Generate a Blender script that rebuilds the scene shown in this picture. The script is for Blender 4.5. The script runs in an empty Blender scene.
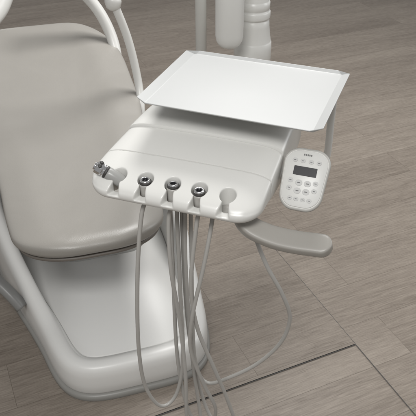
import bpy, bmesh, math, random
from mathutils import Vector, Matrix
random.seed(4)
scene = bpy.context.scene
col = scene.collection

# ------------------------------------------------------------ materials
def new_mat(name):
    m = bpy.data.materials.new(name); m.use_nodes = True
    nt = m.node_tree
    return m, nt, nt.nodes["Principled BSDF"]

def plain(name, c, rough=0.4, metal=0.0, bump=0.0, bscale=300.0, var=0.05, vscale=6.0, spec=0.5, rvar=0.08, crease=0.0):
    m, nt, b = new_mat(name)
    N, L = nt.nodes, nt.links
    tc = N.new("ShaderNodeTexCoord")
    n1 = N.new("ShaderNodeTexNoise"); n1.inputs["Scale"].default_value = vscale; n1.inputs["Detail"].default_value = 5
    L.new(tc.outputs["Object"], n1.inputs["Vector"])
    cr = N.new("ShaderNodeMix"); cr.data_type = 'RGBA'
    cr.inputs[6].default_value = (c[0]*(1-var), c[1]*(1-var), c[2]*(1-var*1.2), 1)
    cr.inputs[7].default_value = (min(1, c[0]*(1+var)), min(1, c[1]*(1+var)), min(1, c[2]*(1+var)), 1)
    L.new(n1.outputs["Fac"], cr.inputs[0]); L.new(cr.outputs[2], b.inputs["Base Color"])
    mr = N.new("ShaderNodeMapRange"); mr.inputs[3].default_value = max(0.02, rough-rvar); mr.inputs[4].default_value = rough+rvar
    L.new(n1.outputs["Fac"], mr.inputs[0]); L.new(mr.outputs[0], b.inputs["Roughness"])
    b.inputs["Metallic"].default_value = metal
    b.inputs["Specular IOR Level"].default_value = spec
    last = None
    if crease:
        n3 = N.new("ShaderNodeTexNoise"); n3.inputs["Scale"].default_value = 4.5; n3.inputs["Detail"].default_value = 2; n3.inputs["Distortion"].default_value = 0.8
        L.new(tc.outputs["Object"], n3.inputs["Vector"])
        b3 = N.new("ShaderNodeBump"); b3.inputs["Strength"].default_value = crease; b3.inputs["Distance"].default_value = 0.02
        L.new(n3.outputs["Fac"], b3.inputs["Height"]); last = b3
    if bump:
        n2 = N.new("ShaderNodeTexNoise"); n2.inputs["Scale"].default_value = bscale; n2.inputs["Detail"].default_value = 3
        L.new(tc.outputs["Object"], n2.inputs["Vector"])
        bp = N.new("ShaderNodeBump"); bp.inputs["Strength"].default_value = bump; bp.inputs["Distance"].default_value = 0.001
        L.new(n2.outputs["Fac"], bp.inputs["Height"])
        if last: L.new(last.outputs[0], bp.inputs["Normal"])
        last = bp
    if last: L.new(last.outputs[0], b.inputs["Normal"])
    return m

M_white = plain("white_plastic", (0.66, 0.657, 0.632), 0.30, bump=0.02, var=0.012, rvar=0.03)
M_tray = plain("tray_enamel", (0.455, 0.462, 0.458), 0.42, var=0.015, vscale=4, rvar=0.04)
M_base = plain("base_plastic", (0.68, 0.677, 0.658), 0.36, var=0.012, rvar=0.03)
M_plate = plain("base_plate", (0.66, 0.658, 0.642), 0.44, var=0.015, rvar=0.03)
M_bump = plain("bumper_plastic", (0.25, 0.245, 0.23), 0.40)
M_grey = plain("grey_handle", (0.335, 0.320, 0.295), 0.38)
M_hose = plain("hose_rubber", (0.40, 0.390, 0.370), 0.32, bump=0.05)
M_seat = plain("seat_vinyl", (0.285, 0.271, 0.249), 0.37, bump=0.3, bscale=420, var=0.05, vscale=3, crease=0.28)
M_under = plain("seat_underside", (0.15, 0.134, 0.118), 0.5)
M_black = plain("black_plastic", (0.008, 0.008, 0.010), 0.35, spec=0.2)
M_dark = plain("dark_rubber", (0.04, 0.038, 0.036), 0.5)
M_joint = plain("joint_plastic", (0.20, 0.20, 0.195), 0.38)
M_syr = plain("syringe_grey", (0.32, 0.32, 0.31), 0.30)
M_chrome = plain("chrome", (0.66, 0.66, 0.67), 0.14, metal=1.0, rvar=0.05)
M_key = plain("keypad_shell", (0.50, 0.495, 0.47), 0.35)
M_keyface = plain("keypad_face", (0.66, 0.66, 0.64), 0.38)
M_btn = plain("button_grey", (0.44, 0.44, 0.43), 0.4)
M_icon = plain("icon_grey", (0.10, 0.10, 0.10), 0.5)
M_steel = plain("painted_steel", (0.42, 0.42, 0.41), 0.35)
M_post = plain("post_paint", (0.52, 0.515, 0.49), 0.35)

PLANK_YAW = math.radians(24)
def floor_mat(name, tint=1.0, offs=0.0):
    m, nt, b = new_mat(name); N, L = nt.nodes, nt.links
    g = N.new("ShaderNodeNewGeometry")
    mp = N.new("ShaderNodeMapping"); mp.inputs["Rotation"].default_value = (0, 0, -PLANK_YAW)
    mp.inputs["Location"].default_value = (offs, offs*0.37, 0)
    L.new(g.outputs["Position"], mp.inputs["Vector"])
    br = N.new("ShaderNodeTexBrick")
    br.inputs["Scale"].default_value = 1.0; br.inputs["Brick Width"].default_value = 1.9; br.inputs["Row Height"].default_value = 0.18
    br.inputs["Mortar Size"].default_value = 0.0007; br.inputs["Mortar Smooth"].default_value = 0.2
    br.inputs["Color1"].default_value = (0, 0, 0, 1); br.inputs["Color2"].default_value = (1, 1, 1, 1); br.offset = 0.37
    L.new(mp.outputs[0], br.inputs["Vector"])
    sc = N.new("ShaderNodeVectorMath"); sc.operation = 'MULTIPLY_ADD'
    sc.inputs[1].default_value = (7.0, 13.0, 5.0)
    L.new(br.outputs["Color"], sc.inputs[0]); L.new(mp.outputs[0], sc.inputs[2])
    def grain(sx, sy, det, rough, dist=0.0):
        k = N.new("ShaderNodeVectorMath"); k.operation = 'MULTIPLY'; k.inputs[1].default_value = (sx, sy, 1)
        L.new(sc.outputs[0], k.inputs[0])
        n = N.new("ShaderNodeTexNoise"); n.inputs["Scale"].default_value = 1; n.inputs["Detail"].default_value = det
        n.inputs["Roughness"].default_value = rough; n.inputs["Distortion"].default_value = dist
        L.new(k.outputs[0], n.inputs["Vector"]); return n
    g1 = grain(1.4, 12, 6, 0.62, 0.6); g2 = grain(20, 360, 3, 0.65); g3 = grain(0.8, 3.0, 3, 0.5); g4 = grain(8, 110, 5, 0.7, 0.25)
    g5 = grain(24, 280, 2, 0.5)
    def math_(op, a, bb):
        n = N.new("ShaderNodeMath"); n.operation = op
        for i, v in enumerate((a, bb)):
            if isinstance(v, (int, float)): n.inputs[i].default_value = v
            else: L.new(v, n.inputs[i])
        return n.outputs[0]
    s = math_('ADD', math_('MULTIPLY', g1.outputs["Fac"], 0.22), math_('MULTIPLY', g2.outputs["Fac"], 0.40))
    s = math_('ADD', s, math_('MULTIPLY', g3.outputs["Fac"], 0.16))
    s = math_('ADD', s, math_('MULTIPLY', g4.outputs["Fac"], 0.22))
    tk = N.new("ShaderNodeMapRange"); tk.inputs[1].default_value = 0.62; tk.inputs[2].default_value = 0.70; tk.inputs[3].default_value = 0; tk.inputs[4].default_value = 0.05
    L.new(g5.outputs["Fac"], tk.inputs[0])
    s = math_('SUBTRACT', s, tk.outputs[0])
    bw = N.new("ShaderNodeSeparateColor"); L.new(br.outputs["Color"], bw.inputs[0])
    s = math_('ADD', s, math_('MULTIPLY', math_('SUBTRACT', bw.outputs[0], 0.5), 0.030))
    ramp = N.new("ShaderNodeValToRGB"); e = ramp.color_ramp.elements
    e[0].position = 0.33; e[0].color = (0.118*tint, 0.096*tint, 0.077*tint, 1)
    e[1].position = 0.67; e[1].color = (0.325*tint, 0.285*tint, 0.241*tint, 1)
    mid = ramp.color_ramp.elements.new(0.5); mid.color = (0.222*tint, 0.190*tint, 0.159*tint, 1)
    L.new(s, ramp.inputs[0])
    mx = N.new("ShaderNodeMix"); mx.data_type = 'RGBA'; mx.blend_type = 'MULTIPLY'
    mx.inputs[7].default_value = (0.58, 0.56, 0.54, 1)
    L.new(br.outputs["Fac"], mx.inputs[0]); L.new(ramp.outputs[0], mx.inputs[6]); L.new(mx.outputs[2], b.inputs["Base Color"])
    mr = N.new("ShaderNodeMapRange"); mr.inputs[3].default_value = 0.50; mr.inputs[4].default_value = 0.38
    L.new(g2.outputs["Fac"], mr.inputs[0]); L.new(mr.outputs[0], b.inputs["Roughness"])
    b.inputs["Specular IOR Level"].default_value = 0.30
    bp = N.new("ShaderNodeBump"); bp.inputs["Strength"].default_value = 0.22; bp.inputs["Distance"].default_value = 0.001
    hh = math_('SUBTRACT', s, math_('MULTIPLY', br.outputs["Fac"], 1.0))
    L.new(hh, bp.inputs["Height"]); L.new(bp.outputs[0], b.inputs["Normal"])
    return m
M_floor = floor_mat("vinyl_planks", 1.0)
M_fpanel = floor_mat("vinyl_planks_panel", 0.96, 3.1)

# ------------------------------------------------------------ mesh helpers
def finish(name, bm, mat, parent=None, smooth=True, bevel=0.0, angle=40, seg=3, sub=0):
    bmesh.ops.recalc_face_normals(bm, faces=bm.faces)
    me = bpy.data.meshes.new(name); bm.to_mesh(me); bm.free()
    ob = bpy.data.objects.new(name, me); col.objects.link(ob)
    me.materials.append(mat)
    if smooth:
        for p in me.polygons: p.use_smooth = True
    if sub:
        s = ob.modifiers.new("sub", 'SUBSURF'); s.levels = sub; s.render_levels = sub
    if bevel:
        b = ob.modifiers.new("bev", 'BEVEL'); b.width = bevel; b.segments = seg; b.limit_method = 'ANGLE'; b.angle_limit = math.radians(angle)
        w = ob.modifiers.new("wn", 'WEIGHTED_NORMAL'); w.keep_sharp = True
    if parent: ob.parent = parent
    return ob

def empty(name, loc, yaw, label, cat):
    e = bpy.data.objects.new(name, None); col.objects.link(e)
    e.location = loc; e.rotation_euler = (0, 0, yaw); e.empty_display_size = 0.1
    e["label"] = label; e["category"] = cat
    return e

def loft(bm, rings, cap=True):
    R = [[bm.verts.new(p) for p in r] for r in rings]
    n = len(R[0])
    for a, b in zip(R[:-1], R[1:]):
        for i in range(n):
            bm.faces.new((a[i], a[(i+1) % n], b[(i+1) % n], b[i]))
    if cap:
        bm.faces.new(R[0][::-1]); bm.faces.new(R[-1])
    return R

def chaikin(p, it=2, q=0.25):
    for _ in range(it):
        o = []
        for i in range(len(p)):
            a, b = p[i], p[(i+1) % len(p)]
            o.append(tuple(a[k]*(1-q)+b[k]*q for k in range(len(a))))
            o.append(tuple(a[k]*q+b[k]*(1-q) for k in range(len(a))))
        p = o
    return p

def rrect(hx, hy, r, n=8, cx=0, cy=0):
    out = []
    for sx, sy, a0 in ((1, 1, 0), (-1, 1, 90), (-1, -1, 180), (1, -1, 270)):
        for i in range(n+1):
            a = math.radians(a0+90*i/n)
            out.append((cx+sx*(hx-r)+r*math.cos(a), cy+sy*(hy-r)+r*math.sin(a)))
    return out

def prism(outline, z0, z1, bm=None):
    bm = bm or bmesh.new()
    loft(bm, [[(x, y, z0) for x, y in outline], [(x, y, z1) for x, y in outline]])
    return bm

def lathe(prof, M=None, n=28, bm=None, cap=True):
    bm = bm or bmesh.new(); M = M or Matrix.Identity(4)
    rings = [[M @ Vector((r*math.cos(2*math.pi*i/n), r*math.sin(2*math.pi*i/n), z)) for i in range(n)] for r, z in prof]
    loft(bm, rings, cap); return bm

def catmull(pts, seg=12):
    P = [Vector(p) for p in pts]; P = [2*P[0]-P[1]] + P + [2*P[-1]-P[-2]]
    out = []
    for i in range(1, len(P)-2):
        a, b, c, d = P[i-1:i+3]
        for k in range(seg):
            t = k/seg
            out.append(0.5*((2*b)+(-a+c)*t+(2*a-5*b+4*c-d)*t*t+(-a+3*b-3*c+d)*t**3))
    out.append(P[-2]); return out

def sweep(pts, r, n=14, seg=12, bm=None, ry=None, up=None, ex=1.0):
    bm = bm or bmesh.new(); C = catmull(pts, seg)
    rings = []; T0 = (C[1]-C[0]).normalized()
    ref = Vector(up) if up else (Vector((0, 1, 0)) if abs(T0.y) < 0.8 else Vector((1, 0, 0)))
    nrm = (ref - T0*ref.dot(T0)).normalized()
    for i, p in enumerate(C):
        T = (C[min(i+1, len(C)-1)]-C[max(i-1, 0)]).normalized()
        nrm = (nrm - T*nrm.dot(T)).normalized(); bi = T.cross(nrm)
        t = i/(len(C)-1); rr = r(t) if callable(r) else r
        r2 = rr if ry is None else (ry(t) if callable(ry) else ry)
        rg = []
        for k in range(n):
            ca, sa = math.cos(2*math.pi*k/n), math.sin(2*math.pi*k/n)
            ca = math.copysign(abs(ca)**ex, ca); sa = math.copysign(abs(sa)**ex, sa)
            rg.append(p+nrm*(rr*ca)+bi*(r2*sa))
        rings.append(rg)
    loft(bm, rings); return bm

def loft_x(profile, x0, x1, r, warp=None, n_end=10, n_mid=24, zk=0.55):
    ys = [p[0] for p in profile]; zs = [p[1] for p in profile]
    cy = (min(ys)+max(ys))/2; cz = (min(zs)+max(zs))/2; hy = (max(ys)-min(ys))/2; hz = (max(zs)-min(zs))/2
    xs = [x0+r*(1-math.cos(math.pi/2*i/n_end)) for i in range(n_end)]
    xs += [x0+r+(x1-x0-2*r)*i/n_mid for i in range(n_mid+1)]
    xs += [x1-r*(1-math.cos(math.pi/2*i/n_end)) for i in range(n_end-1, -1, -1)]
    rings = []
    for x in xs:
        e = min(x-x0, x1-x); d = 0 if e >= r else r-math.sqrt(max(0, r*r-(r-e)**2))
        sy = max(0.05, 1-d/hy*0.97); sz = max(0.30, 1-d*zk/hz)
        rg = []
        for y, z in profile:
            q = (x, cy+(y-cy)*sy, cz+(z-cz)*sz)
            rg.append(warp(q) if warp else q)
        rings.append(rg)
    bm = bmesh.new(); loft(bm, rings); return bm

def bake(ob):
    par = ob.parent; ob.parent = None
    bpy.context.view_layer.update()
    dg = bpy.context.evaluated_depsgraph_get()
    nm = bpy.data.meshes.new_from_object(ob.evaluated_get(dg))
    ob.modifiers.clear(); ob.data = nm; ob.parent = par

def boolean_cut(ob, bm_cut):
    bmesh.ops.recalc_face_normals(bm_cut, faces=bm_cut.faces)
    me = bpy.data.meshes.new("tmp"); bm_cut.to_mesh(me); bm_cut.free()
    c = bpy.data.objects.new("tmp", me); col.objects.link(c)
    md = ob.modifiers.new("b", 'BOOLEAN'); md.object = c; md.operation = 'DIFFERENCE'; md.solver = 'EXACT'
    bake(ob)
    bpy.data.objects.remove(c)

# ------------------------------------------------------------ floor
bm = bmesh.new()
vs = [bm.verts.new(p) for p in ((-9, -4, 0), (9, -4, 0), (9, 14, 0), (-9, 14, 0))]; bm.faces.new(vs)
fl = finish("floor", bm, M_floor, smooth=False); fl["kind"] = "structure"

A = Vector((-math.cos(PLANK_YAW), -math.sin(PLANK_YAW), 0)); B = Vector((-math.sin(PLANK_YAW), math.cos(PLANK_YAW), 0))
C0 = Vector((0.479, 1.507, 0))
def sheet(name, o, a, la, b, lb, z, mat):
    bm = bmesh.new()
    q = [o, o+a*la, o+a*la+b*lb, o+b*lb]
    bm.faces.new([bm.verts.new((p.x, p.y, z)) for p in q])
    ob = finish(name, bm, mat, smooth=False); ob["kind"] = "structure"; return ob
g = 0.0030
sheet("floor_seam", C0-A*g-B*g, A, 3+2*g, B, 1.25+2*g, 0.003, M_dark)
sheet("floor_hatch", C0, A, 3, B, 1.25, 0.005, M_fpanel)
sheet("floor_joint", C0-A*g-B*(g+0.001), A, 0.0025, -B, 1.6, 0.003, M_dark)

# ------------------------------------------------------------ dental chair
YC = math.radians(17)
chair = empty("dental_chair", (-0.205, 1.30, 0), YC, "taupe upholstered dental chair on a glossy white floor base", "dental chair")
Mc = Matrix.Translation((-0.205, 1.30, 0)) @ Matrix.Rotation(YC, 4, 'Z')
def toc(p): return Mc.inverted() @ Vector(p)
def sstep(t): t = max(0, min(1, t)); return t*t*(3-2*t)

def base_outline(inset, y1=1.05, scale=1.0):
    H = [(0, 0.010), (0.078, 0.011), (0.137, 0.020), (0.183, 0.045), (0.216, 0.088), (0.241, 0.16), (0.265, 0.28), (0.286, 0.42), (0.30, 0.56), (0.303, 0.70), (0.295, 0.82), (0.26, 0.94), (0.18, 1.02), (0.09, y1), (0, y1)]
    C = catmull([(x, y, 0) for x, y in H], 6)
    right = [(p.x, p.y) for p in C]; left = [(-x, y) for x, y in right[1:-1]][::-1]
    out = right + left
    n = len(out); res = []
    for i in range(n):
        a = Vector(out[i-1]); b = Vector(out[(i+1) % n]); t = (b-a).normalized(); nr = Vector((-t.y, t.x))
        p = Vector(out[i]) + nr*inset
        p = Vector((p.x*scale, 0.52+(p.y-0.52)*scale))
        if p.x < -0.1: p.x -= 0.07*sstep((p.y-0.2)/0.55)*min(1, (-0.1-p.x)/0.12)
        if p.x > 0: p.x += 0.024*sstep(p.x/0.15)*(1-sstep((p.y-0.1)/0.5))
        res.append((p.x, p.y))
    return res
def stack(layers, rise=0.0):
    bm = bmesh.new(); rings = []
    for lay in layers:
        i, z = lay[0], lay[1]; k = lay[2] if len(lay) > 2 else 0; s = lay[3] if len(lay) > 3 else 1
        rings.append([(x, y, z + k*rise*sstep((y-0.22)/0.50)) for x, y in base_outline(i, scale=s)])
    loft(bm, rings); return bm
base = finish("base_shell", stack([(0.010, 0.022), (0.004, 0.034), (0.004, 0.062, 0.5), (0.006, 0.093, 0.86), (0.010, 0.111, 0.95), (0.017, 0.1225, 0.99), (0.026, 0.1275, 1), (0.040, 0.1285, 1), (0.050, 0.1270, 0.98), (0.056, 0.122, 0.93), (0.0585, 0.115, 0.78, 0.992), (0.059, 0.107, 0.45, 0.980), (0.059, 0.1010, 0.15, 0.965), (0.059, 0.0985, 0.0, 0.945), (0.059, 0.090, 0.0, 0.942)], 0.20), M_base, chair)
finish("base_bumper", stack([(0.0, 0.0), (-0.004, 0.006), (-0.004, 0.018), (0.002, 0.025), (0.02, 0.026)]), M_bump, base)
finish("base_cover_plate", stack([(0.059, 0.07, 0, 0.940), (0.059, 0.0965, 0, 0.940), (0.059, 0.0990, 0, 0.934)]), M_plate, base)

S0 = toc((-0.298, 1.420, 0))
def zc(s): 
    return 0.482 - 0.022*math.sin(min(1, s/0.8)*math.pi) + 0.10*max(0, (s-0.65)/0.6)**1.6
def hw(s):
    return 0.194+0.093*min(1, s/0.8)**0.9 - 0.014*math.exp(-((s-0.42)/0.16)**2)
LEN = 1.40
def cushion(th, grow, zoff, s0, s1, r0, r1, crown=0.0):
    rings = []; NS = 84; N = 72
    for i in range(NS+1):
        t = i/NS; t = 0.5-0.5*math.cos(math.pi*t); s = s0+(s1-s0)*t
        k0 = 1 if s-s0 >= r0 else math.sqrt(max(0, 1-((r0-(s-s0))/r0)**2.4))
        k1 = 1 if s1-s >= r1 else math.sqrt(max(0, 1-((r1-(s1-s))/r1)**2.3))
        w = hw(s)+grow - r0*(1-k0)*1.15 - 0.22*(1-k1)
        e = min(s-s0, s1-s); he = 0.055
        h = th*(0.12+0.88*math.sqrt(max(0, 1-(1-min(1, e/he))**2)))
        ce = crown*sstep(e/0.16)
        rg = []
        for j in range(N):
            a = 2*math.pi*j/N; ca, sa = math.cos(a), math.sin(a)
            x = w*math.copysign(abs(ca)**0.50, ca); z = h*math.copysign(abs(sa)**0.70, sa)
            u = x/w
            up = 0.0
            if sa > 0:
                up = 0.030*(abs(u)**2.5)*min(1, max(0, (s-0.15)/0.5))*min(1, k1)**2 + ce*(math.exp(-((abs(u)-0.62)/0.22)**2) + 0.35*(1-u*u))
            xx = x*((1.09+0.55*sstep((s-0.55)/0.6)) if x < 0 else 1.0)
            rg.append((S0.x+xx, S0.y+s, zc(s)+zoff+z+up-0.015))
        rings.append(rg)
    bm = bmesh.new(); loft(bm, rings); return bm
finish("seat_cushion", cushion(0.030, 0.0, 0.002, 0, LEN, 0.14, 0.38, 0.010), M_seat, chair)
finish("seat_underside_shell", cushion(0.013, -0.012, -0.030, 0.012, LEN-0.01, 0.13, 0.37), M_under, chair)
bm = bmesh.new()
loft(bm, [[(x, y, z) for x, y in rrect(hx, hy, 0.07, cx=0.0, cy=0.78)] for hx, hy, z in ((0.16, 0.22, 0.09), (0.14, 0.18, 0.20), (0.12, 0.16, 0.36), (0.14, 0.20, 0.44))])
finish("lift_column", bm, M_base, chair)
finish("side_bracket", sweep([(-0.300, 0.36, 0.120), (-0.330, 0.39, 0.160), (-0.365, 0.43, 0.190), (-0.405, 0.49, 0.205), (-0.450, 0.56, 0.200)], 0.026, n=24, seg=8, ry=0.018, ex=0.8), M_joint, chair)
finish("armrest", sweep([toc(p) for p in ((-0.258, 2.20, 0.40), (-0.252, 2.25, 0.48), (-0.262, 2.30, 0.57), (-0.290, 2.32, 0.72), (-0.330, 2.31, 0.86))], 0.015, seg=10), M_white, chair)
q = toc((-0.333, 2.31, 0.865))
finish("armrest_joint_cap", lathe([(0.004, -0.030), (0.016, -0.027), (0.026, -0.017), (0.030, 0.0), (0.028, 0.014), (0.020, 0.025), (0.010, 0.030), (0.003, 0.031)], Matrix.Translation(q)), M_white, chair)
finish("armrest", sweep([toc(p) for p in ((-0.333, 2.31, 0.88), (-0.36, 2.30, 0.95), (-0.42, 2.27, 1.02), (-0.52, 2.22, 1.06))], 0.018, seg=10), M_white, chair)
finish("armrest", sweep([toc(p) for p in ((-0.40, 2.48, 0.44), (-0.378, 2.58, 0.52), (-0.400, 2.64, 0.62), (-0.46, 2.66, 0.74), (-0.56, 2.66, 0.84), (-0.68, 2.62, 0.92))], 0.023, seg=10), M_white, chair)
pts = [toc(p) for p in ((-0.98, 2.85, 0.60), (-0.93, 2.95, 0.66), (-0.90, 3.05, 0.78), (-0.89, 3.10, 0.95))]
finish("headrest_bracket", sweep(pts, 0.03, n=18, seg=10, ry=0.05), M_white, chair)

# ------------------------------------------------------------ delivery unit
YH = math.radians(-19)
OX, OY = -0.073, 1.084
unit = empty("dental_delivery_unit", (OX, OY, 0), YH, "white dental instrument console with grey hoses, keypad and side handle", "dental unit")
Mh = Matrix.Translation((OX, OY, 0)) @ Matrix.Rotation(YH, 4, 'Z')
def toh(p): return Mh.inverted() @ Vector(p)
HX = [-0.124, -0.065, -0.006, 0.051, 0.110]; HY = 0.025
def warp(q):
    x, y, z = q
    k = min(1.3, max(0, (y-0.05)/0.25))
    z2 = z - 0.11*(x*x)*(1 if z > 0.86 else 0)
    return (x*(1-0.12*k)+0.03*k, y, z2)
prof = chaikin([(0.018, 0.834), (0.000, 0.835), (-0.011, 0.843), (-0.012, 0.858), (0.002, 0.873), (0.045, 0.891), (0.10, 0.906), (0.168, 0.922), (0.25, 0.940), (0.32, 0.942), (0.362, 0.916), (0.378, 0.87), (0.356, 0.832), (0.25, 0.818), (0.11, 0.820), (0.06, 0.831)], 3)
def slab(y0, y1, name):
    ob = finish(name, loft_x(prof, -0.190, 0.180, 0.052, warp, n_end=14, n_mid=50, zk=0.42), M_white, unit)
    if y0 is not None: boolean_cut(ob, prism([(-0.4, -0.3), (0.4, -0.3), (0.4, y0), (-0.4, y0)], 0.6, 1.2))
    if y1 is not None: boolean_cut(ob, prism([(-0.4, y1), (0.4, y1), (0.4, 0.8), (-0.4, 0.8)], 0.6, 1.2))
    return ob
panel = slab(None, 0.0880, "holder_panel")
for x in HX:
    R = 0.0165; s0 = 0.0068
    boolean_cut(panel, lathe([(R, 0.79), (R, 0.95)], Matrix.Translation((x, HY, 0)), 40))
    left = []; right = []
    for i in range(0, 11):
        y = HY-0.010 + (-0.014-HY+0.010)*i/10.0; s = s0 + 0.0085*(i/10.0)**2.2
        left.append((x-s, y)); right.append((x+s, y))
    out = left + [(x-s0-0.0085, -0.06), (x+s0+0.0085, -0.06)] + right[::-1]
    boolean_cut(panel, prism(out, 0.8495, 1.0))
rm = panel.modifiers.new("rm", 'REMESH'); rm.mode = 'VOXEL'; rm.voxel_size = 0.0010; rm.use_smooth_shade = True
sm = panel.modifiers.new("sm", 'SMOOTH'); sm.factor = 0.5; sm.iterations = 32
bake(panel)
for p in panel.data.polygons: p.use_smooth = True
mid = slab(0.0896, 0.1672, "middle_section")
rear = slab(0.1690, None, "console_housing")
for ob in (mid, rear):
    b = ob.modifiers.new("bev", 'BEVEL'); b.width = 0.0016; b.segments = 2; b.limit_method = 'ANGLE'; b.angle_limit = math.radians(50)
    for p in ob.data.polygons: p.use_smooth = True
rear.location = (0, 0, 0.006)
for ob in (panel, mid, rear):
    if not ob.data.materials: ob.data.materials.append(M_white)
finish("housing_core", prism(rrect(0.125, 0.125, 0.02, 4, 0.01, 0.19), 0.828, 0.872), M_white, unit)
p4 = chaikin([(0.07, 0.800), (0.07, 0.822), (0.33, 0.822), (0.34, 0.80), (0.30, 0.785), (0.10, 0.785)], 2)
finish("housing_underside", loft_x(p4, -0.13, 0.15, 0.03), M_steel, unit)

for i, x in enumerate(HX[1:4]):
    Mx = Matrix.Translation((x, HY, 0.841)) @ Matrix.Rotation(math.radians((4, -3, 5)[i]), 4, 'X')
    c = finish("hose_coupler", lathe([(0.006, -0.012), (0.0090, -0.008), (0.0115, -0.002), (0.0130, 0.010), (0.0138, 0.029), (0.0132, 0.033), (0.0108, 0.033)], Mx), M_hose, unit)
    finish("rubber_ring", lathe([(0.0118, 0.031), (0.0128, 0.0345), (0.0125, 0.0370), (0.0112, 0.0380), (0.0105, 0.0365)], Mx), M_dark, c)
    finish("metal_ring", lathe([(0.0102, 0.030), (0.0107, 0.0365), (0.0105, 0.0395), (0.0092, 0.0415), (0.0072, 0.0415), (0.0067, 0.037)], Mx), M_chrome, c)
    finish("coupler_socket", lathe([(0.0066, 0.034), (0.0068, 0.0405), (0.0050, 0.0410), (0.0045, 0.038)], Mx), M_black, c)
finish("holder_cup", lathe([(0.010, 0.836), (0.0145, 0.838), (0.0160, 0.846), (0.0150, 0.8475), (0.0120, 0.843), (0.0080, 0.841)], Matrix.Translation((HX[4], HY, 0))), M_hose, unit)

def hose(pts, r=0.0048):
    return finish("hose", sweep([toh(p) for p in pts], r, n=12, seg=14), M_hose, unit)
def holder_w(i, z=0.80): 
    p = Mh @ Vector((HX[i], HY+0.004, z)); return tuple(p)
hose([holder_w(1, 0.835), (-0.140, 1.124, 0.79), (-0.156, 1.11, 0.64), (-0.167, 1.11, 0.42), (-0.160, 1.12, 0.26), (-0.125, 1.13, 0.17), (-0.085, 1.15, 0.19), (-0.064, 1.16, 0.32), (-0.066, 1.17, 0.55), (-0.070, 1.20, 0.81)])
hose([holder_w(2, 0.835), (-0.082, 1.11, 0.79), (-0.080, 1.10, 0.66), (-0.066, 1.11, 0.50), (-0.056, 1.10, 0.33), (-0.055, 1.10, 0.15), (-0.04, 1.12, 0.06), (-0.02, 1.15, 0.08), (-0.040, 1.17, 0.3), (-0.052, 1.18, 0.6), (-0.050, 1.20, 0.81)])
hose([holder_w(3, 0.835), (-0.024, 1.09, 0.79), (-0.037, 1.08, 0.64), (-0.025, 1.09, 0.50), (0.012, 1.10, 0.36), (0.050, 1.11, 0.22), (0.075, 1.12, 0.09), (0.04, 1.15, 0.04), (-0.01, 1.18, 0.12), (-0.050, 1.19, 0.4), (-0.060, 1.20, 0.81)])
hose([(0.016, 1.14, 0.832), (0.006, 1.11, 0.77), (-0.010, 1.09, 0.68), (-0.036, 1.08, 0.54), (-0.040, 1.09, 0.42), (-0.010, 1.10, 0.29), (0.02, 1.11, 0.18), (0.0, 1.14, 0.07), (-0.05, 1.16, 0.10), (-0.078, 1.17, 0.3), (-0.082, 1.18, 0.6), (-0.084, 1.2, 0.81)])
hose([(0.075, 1.15, 0.832), (0.100, 1.13, 0.74), (0.128, 1.11, 0.67), (0.168, 1.11, 0.585), (0.192, 1.12, 0.50), (0.178, 1.13, 0.41), (0.128, 1.14, 0.325), (0.062, 1.15, 0.262), (0.0, 1.16, 0.225), (-0.030, 1.17, 0.28), (-0.038, 1.18, 0.42), (-0.038, 1.2, 0.81)])

# handle lever flowing out of its mount under the console corner
hp = [toh(p) for p in ((0.070, 1.110, 0.830), (0.072, 1.088, 0.816), (0.086, 1.068, 0.806), (0.110, 1.053, 0.801), (0.140, 1.038, 0.799), (0.175, 1.023, 0.801), (0.210, 1.010, 0.805), (0.240, 0.999, 0.808))]
def cap_(t, a=0.90): return math.sqrt(max(0.01, 1-((t-a)/(1-a))**2)) if t > a else 1
def hr(t): return (0.0125+0.004*(1-sstep(t/0.45)))*(0.55+0.45*cap_(t, 0.95))
def hr2(t): return (0.0205+0.0025*sstep(t/0.7))*cap_(t)
finish("side_handle", sweep(hp, hr, n=40, seg=16, ry=hr2, up=(0, 0, 1), ex=0.45), M_grey, unit)

# keypad
kc = Vector((0.236, 0.144, 0.870)); tau = math.radians(47)
ax = Vector((1, 0, 0)); ay = Vector((0, math.cos(tau), math.sin(tau))); az = ax.cross(ay)
Mk = Matrix((ax, ay, az)).transposed().to_4x4(); Mk.translation = kc
def egg(k, n=16):
    o = rrect(0.0465*k, 0.0655*k, 0.033*k, n)
    return [(x*(1+0.08*(y/0.064)), y) for x, y in o]
bm = bmesh.new(); loft(bm, [[(x, y, z) for x, y in egg(k)] for k, z in ((0.80, -0.018), (0.93, -0.013), (1.0, -0.004), (1.0, 0.001), (0.975, 0.005), (0.93, 0.0062), (0.91, 0.0060))])
key = finish("control_keypad", bm, M_key, unit); key.matrix_local = Mk
bm = bmesh.new(); loft(bm, [[(x, y, z) for x, y in egg(k)] for k, z in ((0.90, 0.004), (0.90, 0.0072), (0.885, 0.0078))])
finish("keypad_face", bm, M_keyface, key)
finish("keypad_display", prism(rrect(0.024, 0.0095, 0.0015, cy=0.016), 0.006, 0.0086), M_black, key, bevel=0.0004)
def button(x, y, hx, hy, mat=M_btn, icon=True):
    b = finish("keypad_button", prism(rrect(hx, hy, min(hx, hy)*0.98, 6, x, y), 0.006, 0.0086), mat, key, bevel=0.0003)
    if icon:
        finish("button_icon", prism(rrect(hx*0.42, hy*0.16, hy*0.1, 2, x, y), 0.0083, 0.0089), M_icon, b, smooth=False)
for x in (-0.025, -0.0085, 0.0085, 0.025): button(x, 0.037, 0.0052, 0.0042)
for y in (-0.006, -0.022):
    for x in (-0.026, 0.026): button(x, y, 0.0055, 0.0048)
button(-0.008, -0.009, 0.0072, 0.0062); button(0.010, -0.009, 0.0072, 0.0062)
button(-0.008, -0.026, 0.0072, 0.0062); button(0.010, -0.026, 0.0072, 0.0062)
for x in (-0.020, -0.007, 0.007, 0.020): button(x, -0.043, 0.005, 0.0042)
bm = bmesh.new()
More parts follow.
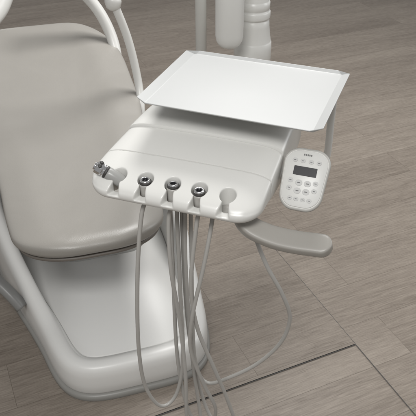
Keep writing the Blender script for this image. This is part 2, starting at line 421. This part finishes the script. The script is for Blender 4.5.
for i in range(5): prism(rrect(0.0012, 0.0018, 0.0003, 2, -0.008+i*0.0036, 0.0505), 0.006, 0.0085, bm)
finish("keypad_marking", bm, M_icon, key, smooth=False)
finish("keypad_bracket", sweep([(0.15, 0.20, 0.855), (0.19, 0.185, 0.852), (0.225, 0.155, 0.855)], 0.014, seg=6), M_white, unit)

# tray post, swing arm, support column
finish("tray_post", sweep([toh(p) for p in ((0.281, 1.35, 0.984), (0.281, 1.35, 0.90), (0.281, 1.35, 0.80), (0.262, 1.353, 0.785), (0.20, 1.35, 0.785), (0.08, 1.34, 0.80))], 0.0085, seg=8), M_white, unit)
finish("swing_arm", sweep([toh(p) for p in ((0.03, 1.36, 0.80), (0.06, 1.5, 0.785), (0.10, 1.75, 0.765), (0.14, 2.02, 0.755))], 0.030, seg=8, ry=0.026), M_white, unit)
cw = toh((0.144, 2.05, 0)); MT = Matrix.Translation((cw.x, cw.y, 0))
finish("support_column", lathe([(0.03, 0.755), (0.056, 0.757), (0.0605, 0.764), (0.0610, 0.800), (0.0600, 0.822), (0.0585, 0.824), (0.0575, 0.828), (0.0540, 0.850), (0.0510, 0.875), (0.0500, 0.893), (0.0480, 0.895), (0.0480, 0.899), (0.0515, 0.901), (0.0525, 0.905), (0.0525, 0.920), (0.0500, 0.924), (0.0480, 0.925), (0.0480, 0.929), (0.0500, 0.931), (0.0500, 0.95), (0.0470, 0.953), (0.0460, 0.956), (0.0460, 1.40)], MT, 48), M_white, unit)
lamp = empty("lamp_arm", (0.064, 1.93, 0.845), 0, "smooth white rounded-end arm and slim grey post behind the tray", "dental lamp arm")
finish("arm_tube", lathe([(0.006, 0.0), (0.020, 0.003), (0.033, 0.012), (0.040, 0.025), (0.0425, 0.042), (0.0425, 0.7)], None, 40), M_white, lamp)
finish("slim_post", lathe([(0.012, -0.08), (0.0175, -0.075), (0.0175, 0.6)], Matrix.Translation((-0.086, 0.09, 0)), 28), M_post, lamp)
finish("cross_bar", sweep([(-0.086, 0.09, 0.52), (-0.045, 0.045, 0.52), (0, 0, 0.52)], 0.012, seg=6), M_steel, lamp)

# ------------------------------------------------------------ tray (removable)
tray = empty("instrument_tray", (0.085, 1.320, 0.992), YH-math.radians(1.5), "empty white rectangular metal tray above the dental console", "tray")
hx, hy, zf = 0.180, 0.146, 0.009
KX, KY = 0.017, 0.006
bm = bmesh.new()
V = lambda x, y, z: bm.verts.new((x, y, z))
sgn = [(-1, -1), (1, -1), (1, 1), (-1, 1)]
inner = [V(sx*(hx-0.002), sy*(hy-0.002), 0) for sx, sy in sgn]
bm.faces.new(inner)
lip = []
for sx, sy in sgn:
    E = 0.007 if sy < 0 else 0.012
    lip.append((V(sx*(hx+KX), sy*(hy-E), zf), V(sx*(hx-E), sy*(hy+KY), zf*0.62)))
for i in range(4):
    j = (i+1) % 4
    if i in (0, 2): bm.faces.new((inner[i], lip[i][1], lip[j][1], inner[j]))
    else: bm.faces.new((inner[i], lip[i][0], lip[j][0], inner[j]))
    bm.faces.new((inner[i], lip[i][0], lip[i][1]))
t = finish("tray_sheet", bm, M_tray, tray, smooth=False)
so = t.modifiers.new("sol", 'SOLIDIFY'); so.thickness = 0.0018; so.offset = 0
bvv = t.modifiers.new("bev", 'BEVEL'); bvv.width = 0.0007; bvv.segments = 2; bvv.limit_method = 'ANGLE'; bvv.angle_limit = math.radians(12)

# ------------------------------------------------------------ syringe in the end holder
sw = Mh @ Vector((HX[0], HY, 0.866))
syr = empty("air_water_syringe", sw, YH, "grey and chrome dental syringe lying angled in the end holder", "dental syringe")
Ms = Matrix.Rotation(math.radians(-60), 4, 'Y') @ Matrix.Rotation(math.radians(6), 4, 'X')
finish("syringe_body", lathe([(0.008, -0.016), (0.0115, -0.013), (0.0130, -0.005), (0.0142, 0.010), (0.0142, 0.026), (0.0132, 0.030)], Ms), M_syr, syr)
finish("rubber_band", lathe([(0.0128, 0.0290), (0.0138, 0.0305), (0.0138, 0.0335), (0.0128, 0.035)], Ms), M_dark, syr)
finish("syringe_head", lathe([(0.0120, 0.034), (0.0136, 0.0355), (0.0136, 0.0385), (0.0126, 0.0395), (0.0126, 0.0405), (0.0136, 0.0415), (0.0136, 0.0535), (0.0126, 0.0555), (0.0085, 0.0565), (0.0080, 0.0600), (0.003, 0.0605)], Ms, 8), M_chrome, syr, smooth=False, bevel=0.0010, angle=25)
for ang in (60, 100):
    finish("syringe_button", lathe([(0.0042, 0.010), (0.0042, 0.0155), (0.0034, 0.0163)], Ms @ Matrix.Translation((0, 0, 0.0475)) @ Matrix.Rotation(math.radians(ang-90), 4, 'Z') @ Matrix.Rotation(math.radians(84), 4, 'Y'), 18), M_dark, syr)

# ------------------------------------------------------------ light
def area(name, loc, size, sy, power, rot=(0, 0, 0), color=(1, 1, 1)):
    l = bpy.data.lights.new(name, 'AREA'); l.shape = 'RECTANGLE'; l.size = size; l.size_y = sy; l.energy = power; l.color = color
    o = bpy.data.objects.new(name, l); o.location = loc; o.rotation_euler = rot; col.objects.link(o)
    return o
area("front_fill_light", (0.2, 2.9, 2.9), 0.8, 0.8, 68, (math.radians(-14), 0, 0), (1.0, 0.99, 0.975))
area("front_fill_light", (-0.4, -0.4, 2.7), 1.1, 0.5, 42, (math.radians(33), 0, 0), (1.0, 0.99, 0.975))  # fill lamp added near the camera to lift the shade under the tray
area("side_light", (2.8, 2.2, 2.0), 1.2, 1.2, 22, (0, math.radians(60), 0), (0.98, 0.99, 1.0))  # square area lamp at the right, facing left and down
w = bpy.data.worlds.new("World"); scene.world = w; w.use_nodes = True
bg = w.node_tree.nodes["Background"]; bg.inputs[0].default_value = (1.0, 0.995, 0.985, 1); bg.inputs[1].default_value = 0.35

# ------------------------------------------------------------ camera
cam = bpy.data.cameras.new("camera"); cam.sensor_width = 36; cam.lens = 57.1; cam.clip_end = 100
co = bpy.data.objects.new("camera", cam); co.location = (0, 0, 1.6); co.rotation_euler = (math.radians(55), 0, 0); col.objects.link(co)
scene.camera = co
scene.view_settings.view_transform = 'Standard'; scene.view_settings.look = 'None'; scene.view_settings.exposure = 0
